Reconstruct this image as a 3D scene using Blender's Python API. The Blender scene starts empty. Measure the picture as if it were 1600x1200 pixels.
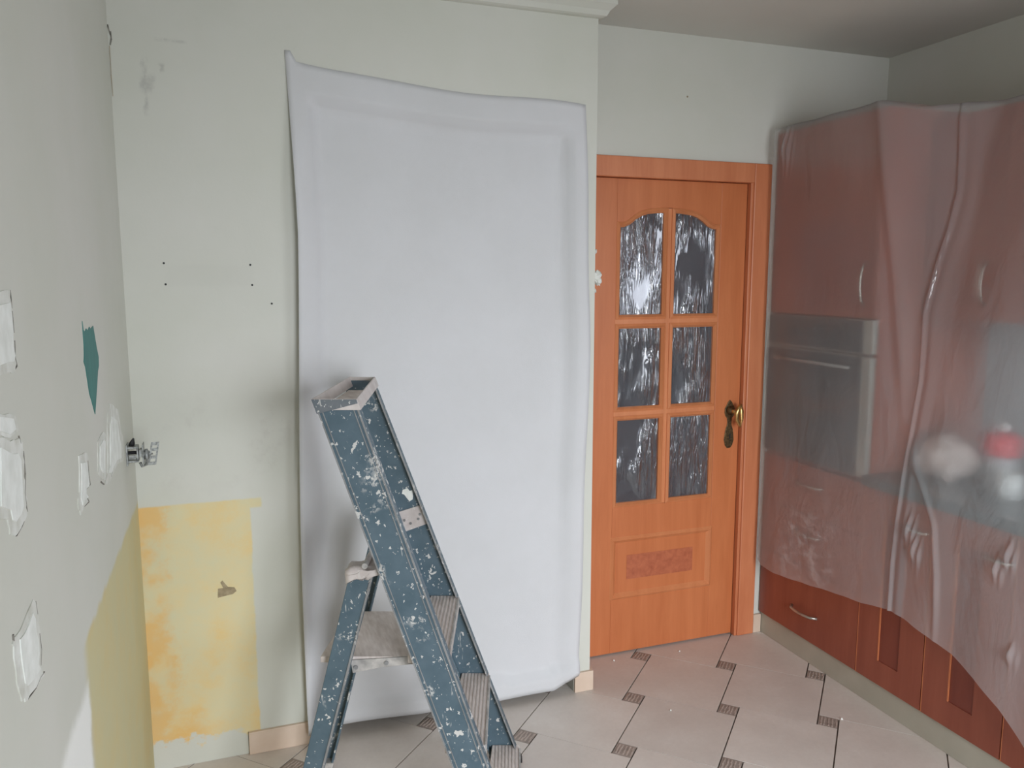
import bpy, bmesh, math, random
from mathutils import Vector, Matrix
from mathutils import noise as mnoise
random.seed(7)
S = bpy.context.scene
COL = S.collection

# ------------------------------------------------------------------ camera, world, lights, exposure
PITCH = math.radians(7.66)
YAW = math.atan(454/1250*math.cos(PITCH))
cam = bpy.data.cameras.new('camera'); cam_o = bpy.data.objects.new('camera', cam); COL.objects.link(cam_o)
cam.sensor_fit = 'HORIZONTAL'; cam.sensor_width = 36; cam.lens = 36*1250/1600; cam.clip_start = 0.02
cam_o.location = (0, 0, 1.6)
cam_o.rotation_euler = (math.pi/2-PITCH, 0, -YAW)
S.camera = cam_o
S.view_settings.view_transform = 'Standard'
S.view_settings.look = 'None'
S.view_settings.gamma = 1
S.view_settings.use_curve_mapping = False
S.view_settings.exposure = 0.5
w = bpy.data.worlds.new('World'); S.world = w; w.use_nodes = True
w.node_tree.nodes['Background'].inputs[0].default_value = (0.75, 0.86, 1.0, 1)
w.node_tree.nodes['Background'].inputs[1].default_value = 1.0
S.cycles.use_denoising = True
S.cycles.max_bounces = 10; S.cycles.diffuse_bounces = 6; S.cycles.transparent_max_bounces = 12
S.cycles.sample_clamp_indirect = 4

def area(name, loc, direction, sx, sy, power, color, spread=180):
    l = bpy.data.lights.new(name, 'AREA'); l.shape = 'RECTANGLE'; l.size = sx; l.size_y = sy
    l.energy = power; l.color = color; l.spread = math.radians(spread)
    o = bpy.data.objects.new(name, l); COL.objects.link(o); o.location = loc
    o.rotation_euler = Vector(direction).to_track_quat('-Z', 'Z').to_euler()
    return o
# daylight through the window in the right wall (behind the camera's right shoulder), and a second one in the rear wall
area('window_daylight', (2.98, 0.10, 1.50), (-1, 0.55, -0.60), 1.55, 0.95, 11, (0.90, 0.95, 1.0), 120)
area('rear_daylight', (1.25, -1.72, 1.20), (0.06, 1, -0.44), 1.4, 1.9, 38, (0.91, 0.95, 1.0), 104)
area('hallway_fill', (1.3, 4.3, 2.35), (0.2, -0.6, -1), 0.5, 0.5, 6.5, (0.9, 0.95, 1.0))  # added unseen overhead fill, lifts the upper door panes to grey
area('hallway_streak_light', (2.50, 4.55, 1.62), (-.3, -1, 0), 0.24, 0.55, 0.38, (0.92, 0.96, 1.0))  # added light without a window, makes the bright streaks in the door glass

# ------------------------------------------------------------------ node helpers
class G:
    def __init__(s, name):
        m = bpy.data.materials.new(name); m.use_nodes = True; s.m = m; s.t = m.node_tree
        s.b = s.t.nodes['Principled BSDF']; s.out = s.t.nodes['Material Output']
        s.geo = s.t.nodes.new('ShaderNodeNewGeometry'); s.pos = s.geo.outputs['Position']
        s._sep = None
    def new(s, k): return s.t.nodes.new(k)
    def lk(s, a, b): s.t.links.new(a, b)
    def xyz(s):
        if not s._sep:
            s._sep = s.new('ShaderNodeSeparateXYZ'); s.lk(s.pos, s._sep.inputs[0])
        return s._sep.outputs
    def put(s, v, sock):
        if hasattr(v, 'node'): s.lk(v, sock)
        else: sock.default_value = v
    def math(s, op, a, b=0.0, c=None, clamp=False):
        n = s.new('ShaderNodeMath'); n.operation = op; n.use_clamp = clamp
        s.put(a, n.inputs[0]); s.put(b, n.inputs[1])
        if c is not None: s.put(c, n.inputs[2])
        return n.outputs[0]
    def noise(s, scale, detail=3, rough=0.5, vec=None, stretch=None, dist=0.0):
        n = s.new('ShaderNodeTexNoise'); n.inputs['Scale'].default_value = scale
        n.inputs['Detail'].default_value = detail; n.inputs['Roughness'].default_value = rough
        n.inputs['Distortion'].default_value = dist
        v = vec or s.pos
        if stretch:
            m = s.new('ShaderNodeMapping'); m.inputs['Scale'].default_value = stretch; s.lk(v, m.inputs[0]); v = m.outputs[0]
        s.lk(v, n.inputs['Vector']); return n.outputs['Fac']
    def ramp(s, f, stops):
        n = s.new('ShaderNodeValToRGB'); s.lk(f, n.inputs[0]); e = n.color_ramp.elements
        while len(e) < len(stops): e.new(0.5)
        for k, (p, c) in enumerate(stops):
            e[k].position = p; e[k].color = (*c, 1) if len(c) == 3 else c
        return n.outputs[0]
    def step(s, v, a, b):
        n = s.new('ShaderNodeMapRange'); n.interpolation_type = 'SMOOTHSTEP'
        s.put(v, n.inputs[0]); n.inputs[1].default_value = a; n.inputs[2].default_value = b
        return n.outputs[0]
    def mix(s, f, a, b, mode='MIX'):
        n = s.new('ShaderNodeMix'); n.data_type = 'RGBA'; n.blend_type = mode
        s.put(f, n.inputs[0])
        for v, k in ((a, 6), (b, 7)):
            if hasattr(v, 'node'): s.lk(v, n.inputs[k])
            else: n.inputs[k].default_value = (*v, 1)
        return n.outputs[2]
    def band(s, v, lo, hi, soft):
        return s.math('MULTIPLY', s.step(v, lo-soft, lo+soft), s.math('SUBTRACT', 1.0, s.step(v, hi-soft, hi+soft)))
    def bump(s, h, strength=0.2, dist=0.01):
        n = s.new('ShaderNodeBump'); n.inputs['Strength'].default_value = strength; n.inputs['Distance'].default_value = dist
        s.lk(h, n.inputs['Height']); s.lk(n.outputs[0], s.b.inputs['Normal']); return n
    def color(s, c):
        if hasattr(c, 'node'): s.lk(c, s.b.inputs['Base Color'])
        else: s.b.inputs['Base Color'].default_value = (*c, 1)
    def set(s, **k):
        for a, v in k.items(): s.put(v, s.b.inputs[a.replace('_', ' ')])
        return s
def lin(r, g, b):
    f = lambda c: (c/255/12.92) if c/255 <= .04045 else ((c/255+.055)/1.055)**2.4
    return (f(r), f(g), f(b))

M = {}
def simple(name, c1, c2, scale=8, rough=0.6, metal=0.0, stretch=None, bump=0.0, detail=3):
    g = G(name); f = g.noise(scale, detail, stretch=stretch)
    g.color(g.ramp(f, [(0.3, c1), (0.7, c2)])); g.set(Roughness=rough, Metallic=metal)
    if bump: g.bump(f, bump, 0.004)
    M[name] = g.m; return g
WALL = lin(206, 208, 203)
def wall_mat(name, kind):
    g = G(name)
    n1 = g.noise(1.6, 4, 0.6); n2 = g.noise(90, 2)
    base = g.ramp(n1, [(0.3, lin(200, 201, 190)), (0.75, lin(209, 208, 201))])
    x, y, z = g.xyz()
    ns = g.math('MULTIPLY', g.math('SUBTRACT', g.noise(14, 4, 0.65), 0.5), 0.06)
    ns2 = g.math('MULTIPLY', g.math('SUBTRACT', g.noise(9, 5, 0.7), 0.5), 0.22)
    yn = g.noise(7, 5, 0.65)
    yel = g.ramp(yn, [(0.28, lin(222, 196, 140)), (0.46, lin(216, 202, 160)), (0.68, lin(208, 204, 172))])
    if kind == 'back':
        xx = g.math('ADD', x, g.math('MULTIPLY', ns, 0.25)); zz = g.math('ADD', z, g.math('MULTIPLY', ns, 0.12))
        m1 = g.math('MULTIPLY', g.math('SUBTRACT', 1.0, g.step(xx, 0.050, 0.058)), g.math('SUBTRACT', 1.0, g.step(zz, 0.878, 0.886)))
        m2 = g.math('MULTIPLY', g.math('SUBTRACT', 1.0, g.step(xx, 0.086, 0.094)), g.band(zz, 0.853, 0.884, 0.004))
        zb = g.math('ADD', z, ns2)
        low = g.step(zb, 0.075, 0.095)
        m = g.math('MULTIPLY', g.math('MAXIMUM', m1, m2), low)
        # orange residue down the corner and at the foot
        oc = g.math('MULTIPLY', g.math('SUBTRACT', 1.0, g.step(g.math('ADD', x, ns2), -0.235, -0.175)), g.step(g.noise(11, 4), 0.35, 0.6))
        foot = g.math('MULTIPLY', g.math('SUBTRACT', 1.0, g.step(g.math('ADD', z, ns2), 0.1, 0.2)), g.math('SUBTRACT', 1.0, g.step(g.math('ADD', x, ns2), -0.2, 0.0)))
        yel = g.mix(g.math('MULTIPLY', g.math('MAXIMUM', oc, foot), 0.6), yel, lin(226, 172, 86))
        base = g.mix(m, base, yel)
        # grey smudges high on the left, and a filled rectangle between four screw holes
        xj = g.math('ADD', x, g.math('MULTIPLY', g.math('SUBTRACT', g.noise(30, 3), 0.5), 0.03))
        r1 = g.math('MULTIPLY', g.band(xj, -0.190, -0.180, 0.006), g.band(z, 2.075, 2.235, 0.012))
        r2 = g.math('MULTIPLY', g.band(xj, -0.150, -0.07, 0.01), g.band(z, 2.286, 2.294, 0.005))
        r3 = g.math('MULTIPLY', g.band(xj, -0.198, -0.160, 0.008), g.band(z, 2.140, 2.185, 0.014))
        r4 = g.math('MULTIPLY', g.band(xj, -0.143, -0.133, 0.004), g.band(z, 2.198, 2.222, 0.006))
        sm = g.math('MULTIPLY', g.math('MAXIMUM', g.math('MAXIMUM', r1, r3), g.math('MAXIMUM', r2, r4)), g.step(g.noise(26, 4, 0.7), 0.30, 0.62))
        base = g.mix(g.math('MULTIPLY', sm, 0.32), base, lin(120, 118, 120))
        bx = g.math('MULTIPLY', g.band(x, -0.16, 0.095, 0.01), g.band(z, 1.57, 1.635, 0.008))
        base = g.mix(g.math('MULTIPLY', bx, 0.04), base, lin(150, 148, 146))
        scuff = g.math('MULTIPLY', g.band(x, -0.25, 0.2, 0.06), g.band(z, 0.95, 1.2, 0.08))
        base = g.mix(g.math('MULTIPLY', g.math('MULTIPLY', scuff, g.step(g.noise(6, 5, 0.7), 0.5, 0.7)), 0.25), base, lin(168, 160, 156))
    if kind == 'left':
        yy = g.math('ADD', y, g.math('MULTIPLY', ns, 0.5)); zz = g.math('ADD', z, g.math('MULTIPLY', ns, 0.5))
        m = g.math('MULTIPLY', g.step(yy, 1.60, 1.68), g.math('SUBTRACT', 1.0, g.step(zz, 0.895, 0.915)))
        # white gap low on the near side
        wz = g.math('MULTIPLY', g.math('SUBTRACT', 1.0, g.step(g.math('ADD', y, g.math('MULTIPLY', ns2, .4)), 1.62, 1.66)), g.math('SUBTRACT', 1.0, g.step(zz, 0.8, 0.84)))
        yel = g.mix(0.6, yel, lin(196, 188, 146))
        base = g.mix(m, base, yel)
        base = g.mix(g.math('MULTIPLY', wz, g.step(g.math('ADD', y, g.math('MULTIPLY', ns2, .6)), 1.34, 1.40)), base, lin(236, 236, 232))
    g.color(base); g.set(Roughness=0.75, Specular_IOR_Level=0.25)
    g.bump(g.math('ADD', g.math('MULTIPLY', n1, 2.0), g.math('MULTIPLY', n2, 0.08)), 0.25, 0.01)
    M[name] = g.m
wall_mat('wall_paint', 'plain'); wall_mat('wall_paint_back', 'back'); wall_mat('wall_paint_left', 'left')
simple('ceiling_paint', lin(205, 205, 198), lin(212, 212, 205), 2, 0.9)
simple('plaster', lin(196, 196, 186), lin(224, 225, 220), 26, 0.9, bump=0.5, detail=6)
simple('plaster_light', lin(216, 218, 212), lin(236, 238, 234), 30, 0.9, bump=0.4, detail=6)
simple('dark_crack', lin(95, 92, 84), lin(150, 146, 138), 60, 0.9)
simple('teal_paint', lin(16, 104, 102), lin(26, 118, 112), 60, 0.5, stretch=(1, 1, .2))
simple('grey_residue', lin(140, 126, 100), lin(165, 150, 122), 80, 0.9)
# wood
def wood(name, a, b, rough, axis=(1, 1, .12), sc=16, coat=0.0):
    g = G(name); n = g.noise(sc, 5, 0.6, stretch=axis, dist=0.4); n2 = g.noise(90, 3, 0.6, stretch=(axis[0], axis[1], axis[2]*.5))
    f = g.math('ADD', g.math('MULTIPLY', n, 0.8), g.math('MULTIPLY', n2, 0.2))
    g.color(g.ramp(f, [(0.32, a), (0.68, b)])); g.set(Roughness=rough, Coat_Weight=coat, Coat_Roughness=0.2)
    M[name] = g.m
wood('door_wood', lin(184, 104, 60), lin(200, 120, 74), 0.42)
wood('door_wood_light', lin(196, 120, 76), lin(212, 138, 92), 0.42)
wood('frame_wood', lin(190, 112, 74), lin(208, 132, 92), 0.42)
wood('burl_wood', lin(160, 84, 56), lin(188, 108, 74), 0.45, (1, 1, 1), 38)
wood('cabinet_wood', lin(138, 72, 55), lin(155, 86, 66), 0.38)
wood('cabinet_panel_wood', lin(118, 56, 44), lin(134, 68, 52), 0.35)
wood('cabinet_edge_glint', lin(190, 112, 72), lin(205, 128, 86), 0.4)
simple('kick_grey', lin(168, 164, 150), lin(182, 178, 164), 6, 0.5)
simple('counter_stone', lin(26, 56, 62), lin(50, 82, 86), 60, 0.3)
simple('steel', lin(150, 152, 150), lin(172, 174, 172), 6, 0.38, 0.75)
simple('steel_pale', lin(150, 152, 144), lin(168, 170, 162), 6, 0.45, 0.2)
simple('nickel', lin(170, 165, 155), lin(200, 195, 185), 30, 0.35, 0.85)
simple('galvanised', lin(110, 112, 110), lin(185, 188, 186), 120, 0.45, 0.6)
simple('oven_glass', lin(52, 60, 64), lin(64, 72, 76), 3, 0.18)
simple('bronze', lin(70, 56, 40), lin(120, 98, 66), 120, 0.45, 0.7)
simple('brass', lin(190, 150, 92), lin(225, 190, 130), 40, 0.28, 0.9)
simple('black', lin(22, 22, 24), lin(34, 34, 36), 20, 0.6)
simple('skirting_tile', lin(203, 180, 160), lin(214, 194, 176), 12, 0.45)
simple('floor_screed', lin(120, 112, 104), lin(140, 130, 120), 30, 0.9)
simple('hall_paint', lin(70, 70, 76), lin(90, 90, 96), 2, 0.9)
simple('cupboard_white', lin(168, 170, 172), lin(184, 186, 188), 3, 0.5)
simple('backsplash', lin(150, 156, 158), lin(170, 176, 178), 5, 0.35)
simple('bag_paper', lin(205, 190, 182), lin(225, 214, 208), 20, 0.8, bump=0.6)
simple('red_plastic', lin(186, 22, 40), lin(206, 34, 52), 10, 0.4)
simple('white_ceramic', lin(205, 210, 208), lin(222, 226, 224), 10, 0.3)
# floor tile
g = G('floor_tile')
oi = g.new('ShaderNodeObjectInfo')
n = g.noise(5, 5, 0.65); n2 = g.noise(60, 4, 0.7)
c = g.ramp(g.math('ADD', g.math('MULTIPLY', n, 0.7), g.math('MULTIPLY', n2, 0.3)), [(0.3, lin(200, 190, 182)), (0.55, lin(210, 201, 193)), (0.75, lin(219, 212, 205))])
hv = g.new('ShaderNodeHueSaturation'); g.lk(c, hv.inputs['Color'])
g.lk(g.math('MULTIPLY_ADD', oi.outputs['Random'], 0.08, 0.96), hv.inputs['Value'])
dust = g.step(g.noise(150, 2, 0.5), 0.70, 0.76)
g.color(g.mix(g.math('MULTIPLY', dust, 0.5), hv.outputs[0], lin(225, 220, 212)))
g.set(Roughness=g.math('MULTIPLY_ADD', n, 0.25, 0.35), Specular_IOR_Level=0.4); g.bump(n, 0.08, 0.004); M['floor_tile'] = g.m
simple('accent_tile', lin(140, 128, 120), lin(166, 152, 143), 40, 0.6)
simple('accent_ridge', lin(168, 152, 142), lin(186, 170, 160), 40, 0.6)
# ladder paint: blue grey with white splashes, worn at edges
def ladder_mat(name, a, b, thr, amt=0.9):
    g = G(name); tc = g.new('ShaderNodeTexCoord'); v = tc.outputs['Object']
    base = g.ramp(g.noise(14, 5, 0.6, vec=v), [(0.3, a), (0.7, b)])
    def vor(sc, lo, hi, dens):
        m = g.new('ShaderNodeTexVoronoi'); m.inputs['Scale'].default_value = sc; m.inputs['Randomness'].default_value = 1
        ad = g.new('ShaderNodeVectorMath'); ad.operation = 'ADD'; g.lk(v, ad.inputs[0])
        nn = g.new('ShaderNodeTexNoise'); nn.inputs['Scale'].default_value = sc*2.2; g.lk(v, nn.inputs['Vector'])
        sc2 = g.new('ShaderNodeVectorMath'); sc2.operation = 'SCALE'; g.lk(nn.outputs['Color'], sc2.inputs[0]); sc2.inputs['Scale'].default_value = 1.3/sc
        g.lk(sc2.outputs[0], ad.inputs[1])
        mp = g.new('ShaderNodeMapping'); mp.inputs['Scale'].default_value = (1, 1, .65); g.lk(ad.outputs[0], mp.inputs[0]); g.lk(mp.outputs[0], m.inputs['Vector'])
        sp = g.new('ShaderNodeSeparateColor'); g.lk(m.outputs['Color'], sp.inputs[0])
        keep = g.math('GREATER_THAN', sp.outputs[0], dens)
        size = g.math('MULTIPLY_ADD', sp.outputs[1], hi, lo)
        return g.math('MULTIPLY', keep, g.math('LESS_THAN', m.outputs['Distance'], size))
    s1 = g.math('MAXIMUM', vor(95, 0.08, 0.22, thr), vor(48, 0.04, 0.20, thr+.25)); s2 = vor(24, 0.05, 0.20, thr+0.30)
    clus = g.math('MULTIPLY', g.step(g.noise(9, 2, vec=v), 0.60, 0.68), g.step(g.noise(70, 4, 0.7, vec=v), 0.50, 0.55))
    sc = g.math('MULTIPLY', g.step(g.noise(60, 3, 0.7, vec=v, stretch=(1, 1, .18)), 0.66, 0.70), 0.6)
    mk = g.math('MAXIMUM', g.math('MAXIMUM', s1, s2), g.math('MAXIMUM', clus, sc))
    g.color(g.mix(g.math('MULTIPLY', mk, amt), base, lin(206, 204, 200))); g.set(Roughness=0.5, Metallic=0.0)
    g.bump(mk, 0.4, 0.001); M[name] = g.m
ladder_mat('ladder_blue', lin(70, 90, 101), lin(86, 104, 115), 0.40)
ladder_mat('ladder_rim', lin(112, 112, 112), lin(150, 150, 150), 0.4, 0.7)
ladder_mat('ladder_head', lin(88, 98, 106), lin(112, 116, 120), 0.2)
ladder_mat('ladder_tread', lin(182, 172, 168), lin(210, 202, 198), 0.5, 0.55)
simple('ladder_wood', lin(200, 188, 182), lin(224, 215, 210), 18, 0.85, stretch=(5, 1, 1), detail=5)
simple('ladder_metal', lin(150, 148, 146), lin(196, 192, 188), 40, 0.55, 0.2)
# paper sheet
g = G('fleece'); n = g.noise(2.5, 4, 0.6); n2 = g.noise(420, 2)
g.color(g.ramp(n, [(0.3, lin(200, 200, 201)), (0.7, lin(206, 206, 208))])); g.set(Roughness=0.9)
g.bump(g.math('ADD', g.math('MULTIPLY', n, 3.0), g.math('MULTIPLY', n2, 0.25)), 0.18, 0.01); M['fleece'] = g.m
# hammered glass
g = G('ribbed_glass'); n = g.math('MULTIPLY', g.noise(17, 2, 0.5, stretch=(2.2, 1, .30), dist=1.4), g.step(g.noise(5.5, 2, stretch=(1, 1, .5)), 0.38, 0.62))
g.color((0.62, 0.64, 0.70)); g.set(Roughness=0.05, Transmission_Weight=0.9, IOR=1.6, Specular_IOR_Level=1.0); g.bump(n, 0.9, 0.03); M['ribbed_glass'] = g.m
# plastic film
g = G('plastic_film'); t = g.t; t.nodes.remove(g.b)
tr = g.new('ShaderNodeBsdfTransparent'); tr.inputs[0].default_value = (0.97, 0.97, 0.97, 1)
df = g.new('ShaderNodeBsdfDiffuse'); df.inputs[0].default_value = (0.86, 0.86, 0.88, 1)
tl = g.new('ShaderNodeBsdfTranslucent'); tl.inputs[0].default_value = (0.86, 0.86, 0.88, 1)
gl = g.new('ShaderNodeBsdfGlossy'); gl.inputs['Roughness'].default_value = 0.16
bm_ = g.new('ShaderNodeBump'); bm_.inputs['Strength'].default_value = 0.35; bm_.inputs['Distance'].default_value = 0.02
g.lk(g.noise(9, 4, 0.6, stretch=(1, 1, .5), dist=0.8), bm_.inputs['Height'])
for q in (df, tl, gl): g.lk(bm_.outputs[0], q.inputs['Normal'])
m1 = g.new('ShaderNodeMixShader'); m1.inputs[0].default_value = 0.4; g.lk(df.outputs[0], m1.inputs[1]); g.lk(tl.outputs[0], m1.inputs[2])
x, y, z = g.xyz()
dz = g.math('MULTIPLY', g.band(z, 0.36, 0.66, 0.08), g.math('MULTIPLY', g.band(y, 2.38, 2.66, 0.08), g.step(g.noise(15, 5, 0.7, stretch=(1, 1, 1.4)), 0.46, 0.66)))
milk = g.math('ADD', 0.19, g.math('MULTIPLY', g.noise(3, 4, 0.6), 0.10))
milk = g.math('ADD', milk, g.math('MULTIPLY', g.math('SUBTRACT', 1.0, g.step(z, 0.3, 1.7)), 0.13))
milk = g.math('ADD', milk, g.math('MULTIPLY', dz, 0.42))
m2 = g.new('ShaderNodeMixShader'); g.lk(milk, m2.inputs[0])
rf = g.new('ShaderNodeBsdfRefraction'); rf.inputs['IOR'].default_value = 1.08; rf.inputs['Roughness'].default_value = 0.8; rf.inputs[0].default_value = (0.97, 0.97, 0.97, 1)
m0 = g.new('ShaderNodeMixShader'); m0.inputs[0].default_value = 0.7; g.lk(tr.outputs[0], m0.inputs[1]); g.lk(rf.outputs[0], m0.inputs[2]); g.lk(m0.outputs[0], m2.inputs[1]); g.lk(m1.outputs[0], m2.inputs[2])
m3 = g.new('ShaderNodeMixShader'); m3.inputs[0].default_value = 0.05; g.lk(m2.outputs[0], m3.inputs[1]); g.lk(gl.outputs[0], m3.inputs[2])
g.lk(m3.outputs[0], g.out.inputs[0]); M['plastic_film'] = g.m

# ------------------------------------------------------------------ mesh helpers
class MB:
    def __init__(s): s.v = []; s.f = []; s.m = []
    def face(s, pts, mi=0):
        b = len(s.v); s.v += [tuple(p) for p in pts]; s.f.append(list(range(b, b+len(pts)))); s.m.append(mi)
    def hexa(s, p, mi=0):                       # 8 points: bottom ring 0-3, top ring 4-7
        b = len(s.v); s.v += [tuple(q) for q in p]
        for f in ((0, 3, 2, 1), (4, 5, 6, 7), (0, 1, 5, 4), (1, 2, 6, 5), (2, 3, 7, 6), (3, 0, 4, 7)):
            s.f.append([b+i for i in f]); s.m.append(mi)
    def box(s, x0, x1, y0, y1, z0, z1, mi=0):
        s.hexa([(x0, y0, z0), (x1, y0, z0), (x1, y1, z0), (x0, y1, z0), (x0, y0, z1), (x1, y0, z1), (x1, y1, z1), (x0, y1, z1)], mi)
    def prism(s, ring0, ring1, mi=0):
        n = len(ring0); b = len(s.v); s.v += [tuple(p) for p in ring0] + [tuple(p) for p in ring1]
        s.f.append([b+i for i in range(n)][::-1]); s.f.append([b+n+i for i in range(n)]); s.m += [mi, mi]
        for i in range(n):
            j = (i+1) % n; s.f.append([b+i, b+j, b+n+j, b+n+i]); s.m.append(mi)
    def ring(s, o0, i0, o1, i1, mi=0):          # frame between outer and inner loops, two levels
        n = len(o0); b = len(s.v)
        for r in (o0, i0, o1, i1): s.v += [tuple(p) for p in r]
        for i in range(n):
            j = (i+1) % n
            for a, c in ((0, 1), (1, 3), (3, 2), (2, 0)):
                s.f.append([b+a*n+i, b+a*n+j, b+c*n+j, b+c*n+i]); s.m.append(mi)
    def tube(s, path, r, seg=10, mi=0, rs=None):
        P = [Vector(p) for p in path]; b = len(s.v); n = len(P)
        up = Vector((0.13, 0.2, 1)).normalized()
        for i, p in enumerate(P):
            d = (P[min(i+1, n-1)]-P[max(i-1, 0)]).normalized()
            a = d.cross(up).normalized(); c = d.cross(a).normalized(); rr = rs[i] if rs else r
            for k in range(seg):
                t = 2*math.pi*k/seg; s.v.append(tuple(p+a*math.cos(t)*rr+c*math.sin(t)*rr))
        for i in range(n-1):
            for k in range(seg):
                q = (k+1) % seg; s.f.append([b+i*seg+k, b+i*seg+q, b+(i+1)*seg+q, b+(i+1)*seg+k]); s.m.append(mi)
        s.f.append([b+k for k in range(seg)][::-1]); s.f.append([b+(n-1)*seg+k for k in range(seg)]); s.m += [mi, mi]
    def lathe(s, c, prof, seg=20, mi=0):        # prof: (radius, z)
        b = len(s.v); n = len(prof)
        for r, z in prof:
            for k in range(seg):
                t = 2*math.pi*k/seg; s.v.append((c[0]+r*math.cos(t), c[1]+r*math.sin(t), c[2]+z))
        for i in range(n-1):
            for k in range(seg):
                q = (k+1) % seg; s.f.append([b+i*seg+k, b+i*seg+q, b+(i+1)*seg+q, b+(i+1)*seg+k]); s.m.append(mi)
        s.f.append([b+k for k in range(seg)][::-1]); s.f.append([b+(n-1)*seg+k for k in range(seg)]); s.m += [mi, mi]
OFF = {}
def off(o):
    return OFF.get(o.name, Vector((0, 0, 0))) if o else Vector((0, 0, 0))
def link(o, parent=None, loc=None):
    COL.objects.link(o)
    if parent: o.parent = parent; OFF[o.name] = off(parent)
    else:
        if loc is not None: o.location = loc
        OFF[o.name] = Vector(o.location)
    return o
def obj(name, mb, mat, parent=None, loc=None, bevel=0.0, smooth=False, seg=2, **props):
    base = off(parent) if parent else Vector(loc or (0, 0, 0))
    me = bpy.data.meshes.new(name)
    me.from_pydata([tuple(Vector(p)-base) for p in mb.v], [], mb.f)
    for m in (mat if isinstance(mat, (list, tuple)) else [mat]): me.materials.append(M[m])
    for p, i in zip(me.polygons, mb.m): p.material_index = i; p.use_smooth = smooth
    bm = bmesh.new(); bm.from_mesh(me); bmesh.ops.recalc_face_normals(bm, faces=bm.faces); bm.to_mesh(me); bm.free()
    o = bpy.data.objects.new(name, me); link(o, parent, loc)
    if bevel:
        b = o.modifiers.new('bevel', 'BEVEL'); b.width = bevel; b.segments = seg; b.limit_method = 'ANGLE'; b.angle_limit = math.radians(40)
    for k, v in props.items(): o[k] = v
    return o
def thing(name, label, cat, loc=(0, 0, 0), group=None):
    o = bpy.data.objects.new(name, None); o.empty_display_size = .1; link(o, None, loc)
    o['label'] = label; o['category'] = cat
    if group: o['group'] = group
    return o
def tag(o, label, cat, group=None):
    o['label'] = label; o['category'] = cat
    if group: o['group'] = group
    return o
def struct(name, mb, mat, parent=None, **k):
    o = obj(name, mb, mat, parent, **k)
    if not parent: o['kind'] = 'structure'
    return o
def bx(*a, mi=0):
    m = MB(); m.box(*a, mi=mi); return m
def offset_poly(P, d):
    # inward offset of a polygon given anticlockwise in 2-D
    n = len(P); out = []
    for i in range(n):
        p0, p1, p2 = Vector(P[i-1]), Vector(P[i]), Vector(P[(i+1) % n])
        a = (p1-p0).normalized(); b = (p2-p1).normalized()
        na = Vector((-a.y, a.x)); nb = Vector((-b.y, b.x)); m = (na+nb).normalized()
        out.append(tuple(p1+m*(d/max(.3, m.dot(na)))))
    return out

# ------------------------------------------------------------------ room shell
XL, XR, YB, YD, YR, ZC = -0.277, 2.79, 2.67, 2.88, -1.5, 2.545
XBOX = 1.283
struct('ceiling', bx(XL-.1, XR+.1, YR-.1, YD, ZC, ZC+.1), 'ceiling_paint')
wall_left = struct('wall_left', bx(XL-.1, XL, YR-.1, YD+.1, 0, ZC), 'wall_paint_left')
m = MB(); m.box(XL, .245, YB, YD+.1, 0, ZC); m.box(1.215, XBOX, YB, YD+.1, 0, ZC); m.box(.245, 1.215, YB, YD+.1, 2.195, ZC); m.box(.245, 1.215, YB+.16, YD+.1, 0, 2.195)
wall_back = struct('wall_back', m, 'wall_paint_back')
m = MB(); m.box(2.155, XR, YD, YD+.1, 0, ZC); m.box(XBOX, 2.155, YD, YD+.1, 2.035, ZC)
wall_far = struct('wall_far', m, 'wall_paint')
m = MB(); wy0, wy1, wz0, wz1 = -.75, .92, .95, 2.02
m.box(XR, XR+.1, YR-.1, wy0, 0, ZC); m.box(XR, XR+.1, wy1, YD+.1, 0, ZC); m.box(XR, XR+.1, wy0, wy1, 0, wz0); m.box(XR, XR+.1, wy0, wy1, wz1, ZC)
struct('wall_right', m, 'wall_paint')
m = MB(); m.box(XL, .5, YR-.1, YR, 0, ZC); m.box(2.0, XR, YR-.1, YR, 0, ZC); m.box(.5, 2.0, YR-.1, YR, 0, .12); m.box(.5, 2.0, YR-.1, YR, 2.2, ZC)
struct('wall_rear', m, 'wall_paint')
def window(name, axis, a0, a1, z0, z1, p0, p1):
    e = bpy.data.objects.new(name, None); link(e, None, ((p0+p1)/2, (a0+a1)/2, z0) if axis == 'x' else ((a0+a1)/2, (p0+p1)/2, z0)); e['kind'] = 'structure'
    def f(u0, u1, v0, v1):
        return bx(p0, p1, u0, u1, v0, v1) if axis == 'x' else bx(u0, u1, p0, p1, v0, v1)
    m = MB()
    for q in ((a0, a0+.05, z0, z1), (a1-.05, a1, z0, z1), (a0+.05, a1-.05, z0, z0+.05), (a0+.05, a1-.05, z1-.05, z1)):
        k = f(*q); b = len(m.v); m.v += k.v; m.f += [[i+b for i in ff] for ff in k.f]; m.m += k.m
    obj('window_frame', m, 'cupboard_white', e, bevel=.004)
    obj('mullion', f((a0+a1)/2-.025, (a0+a1)/2+.025, z0+.05, z1-.05), 'cupboard_white', e)
window('window_1', 'x', wy0, wy1, wz0, wz1, XR+.03, XR+.08)
window('window_2', 'y', .5, 2.0, .12, 2.2, YR-.08, YR-.03)
# hallway behind the door
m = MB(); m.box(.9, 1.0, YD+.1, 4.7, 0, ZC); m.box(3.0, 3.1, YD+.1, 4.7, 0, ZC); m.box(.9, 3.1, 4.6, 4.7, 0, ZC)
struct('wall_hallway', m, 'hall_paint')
struct('ceiling_hallway', bx(.9, 3.1, YD+.1, 4.7, ZC, ZC+.1), 'ceiling_paint')

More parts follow.
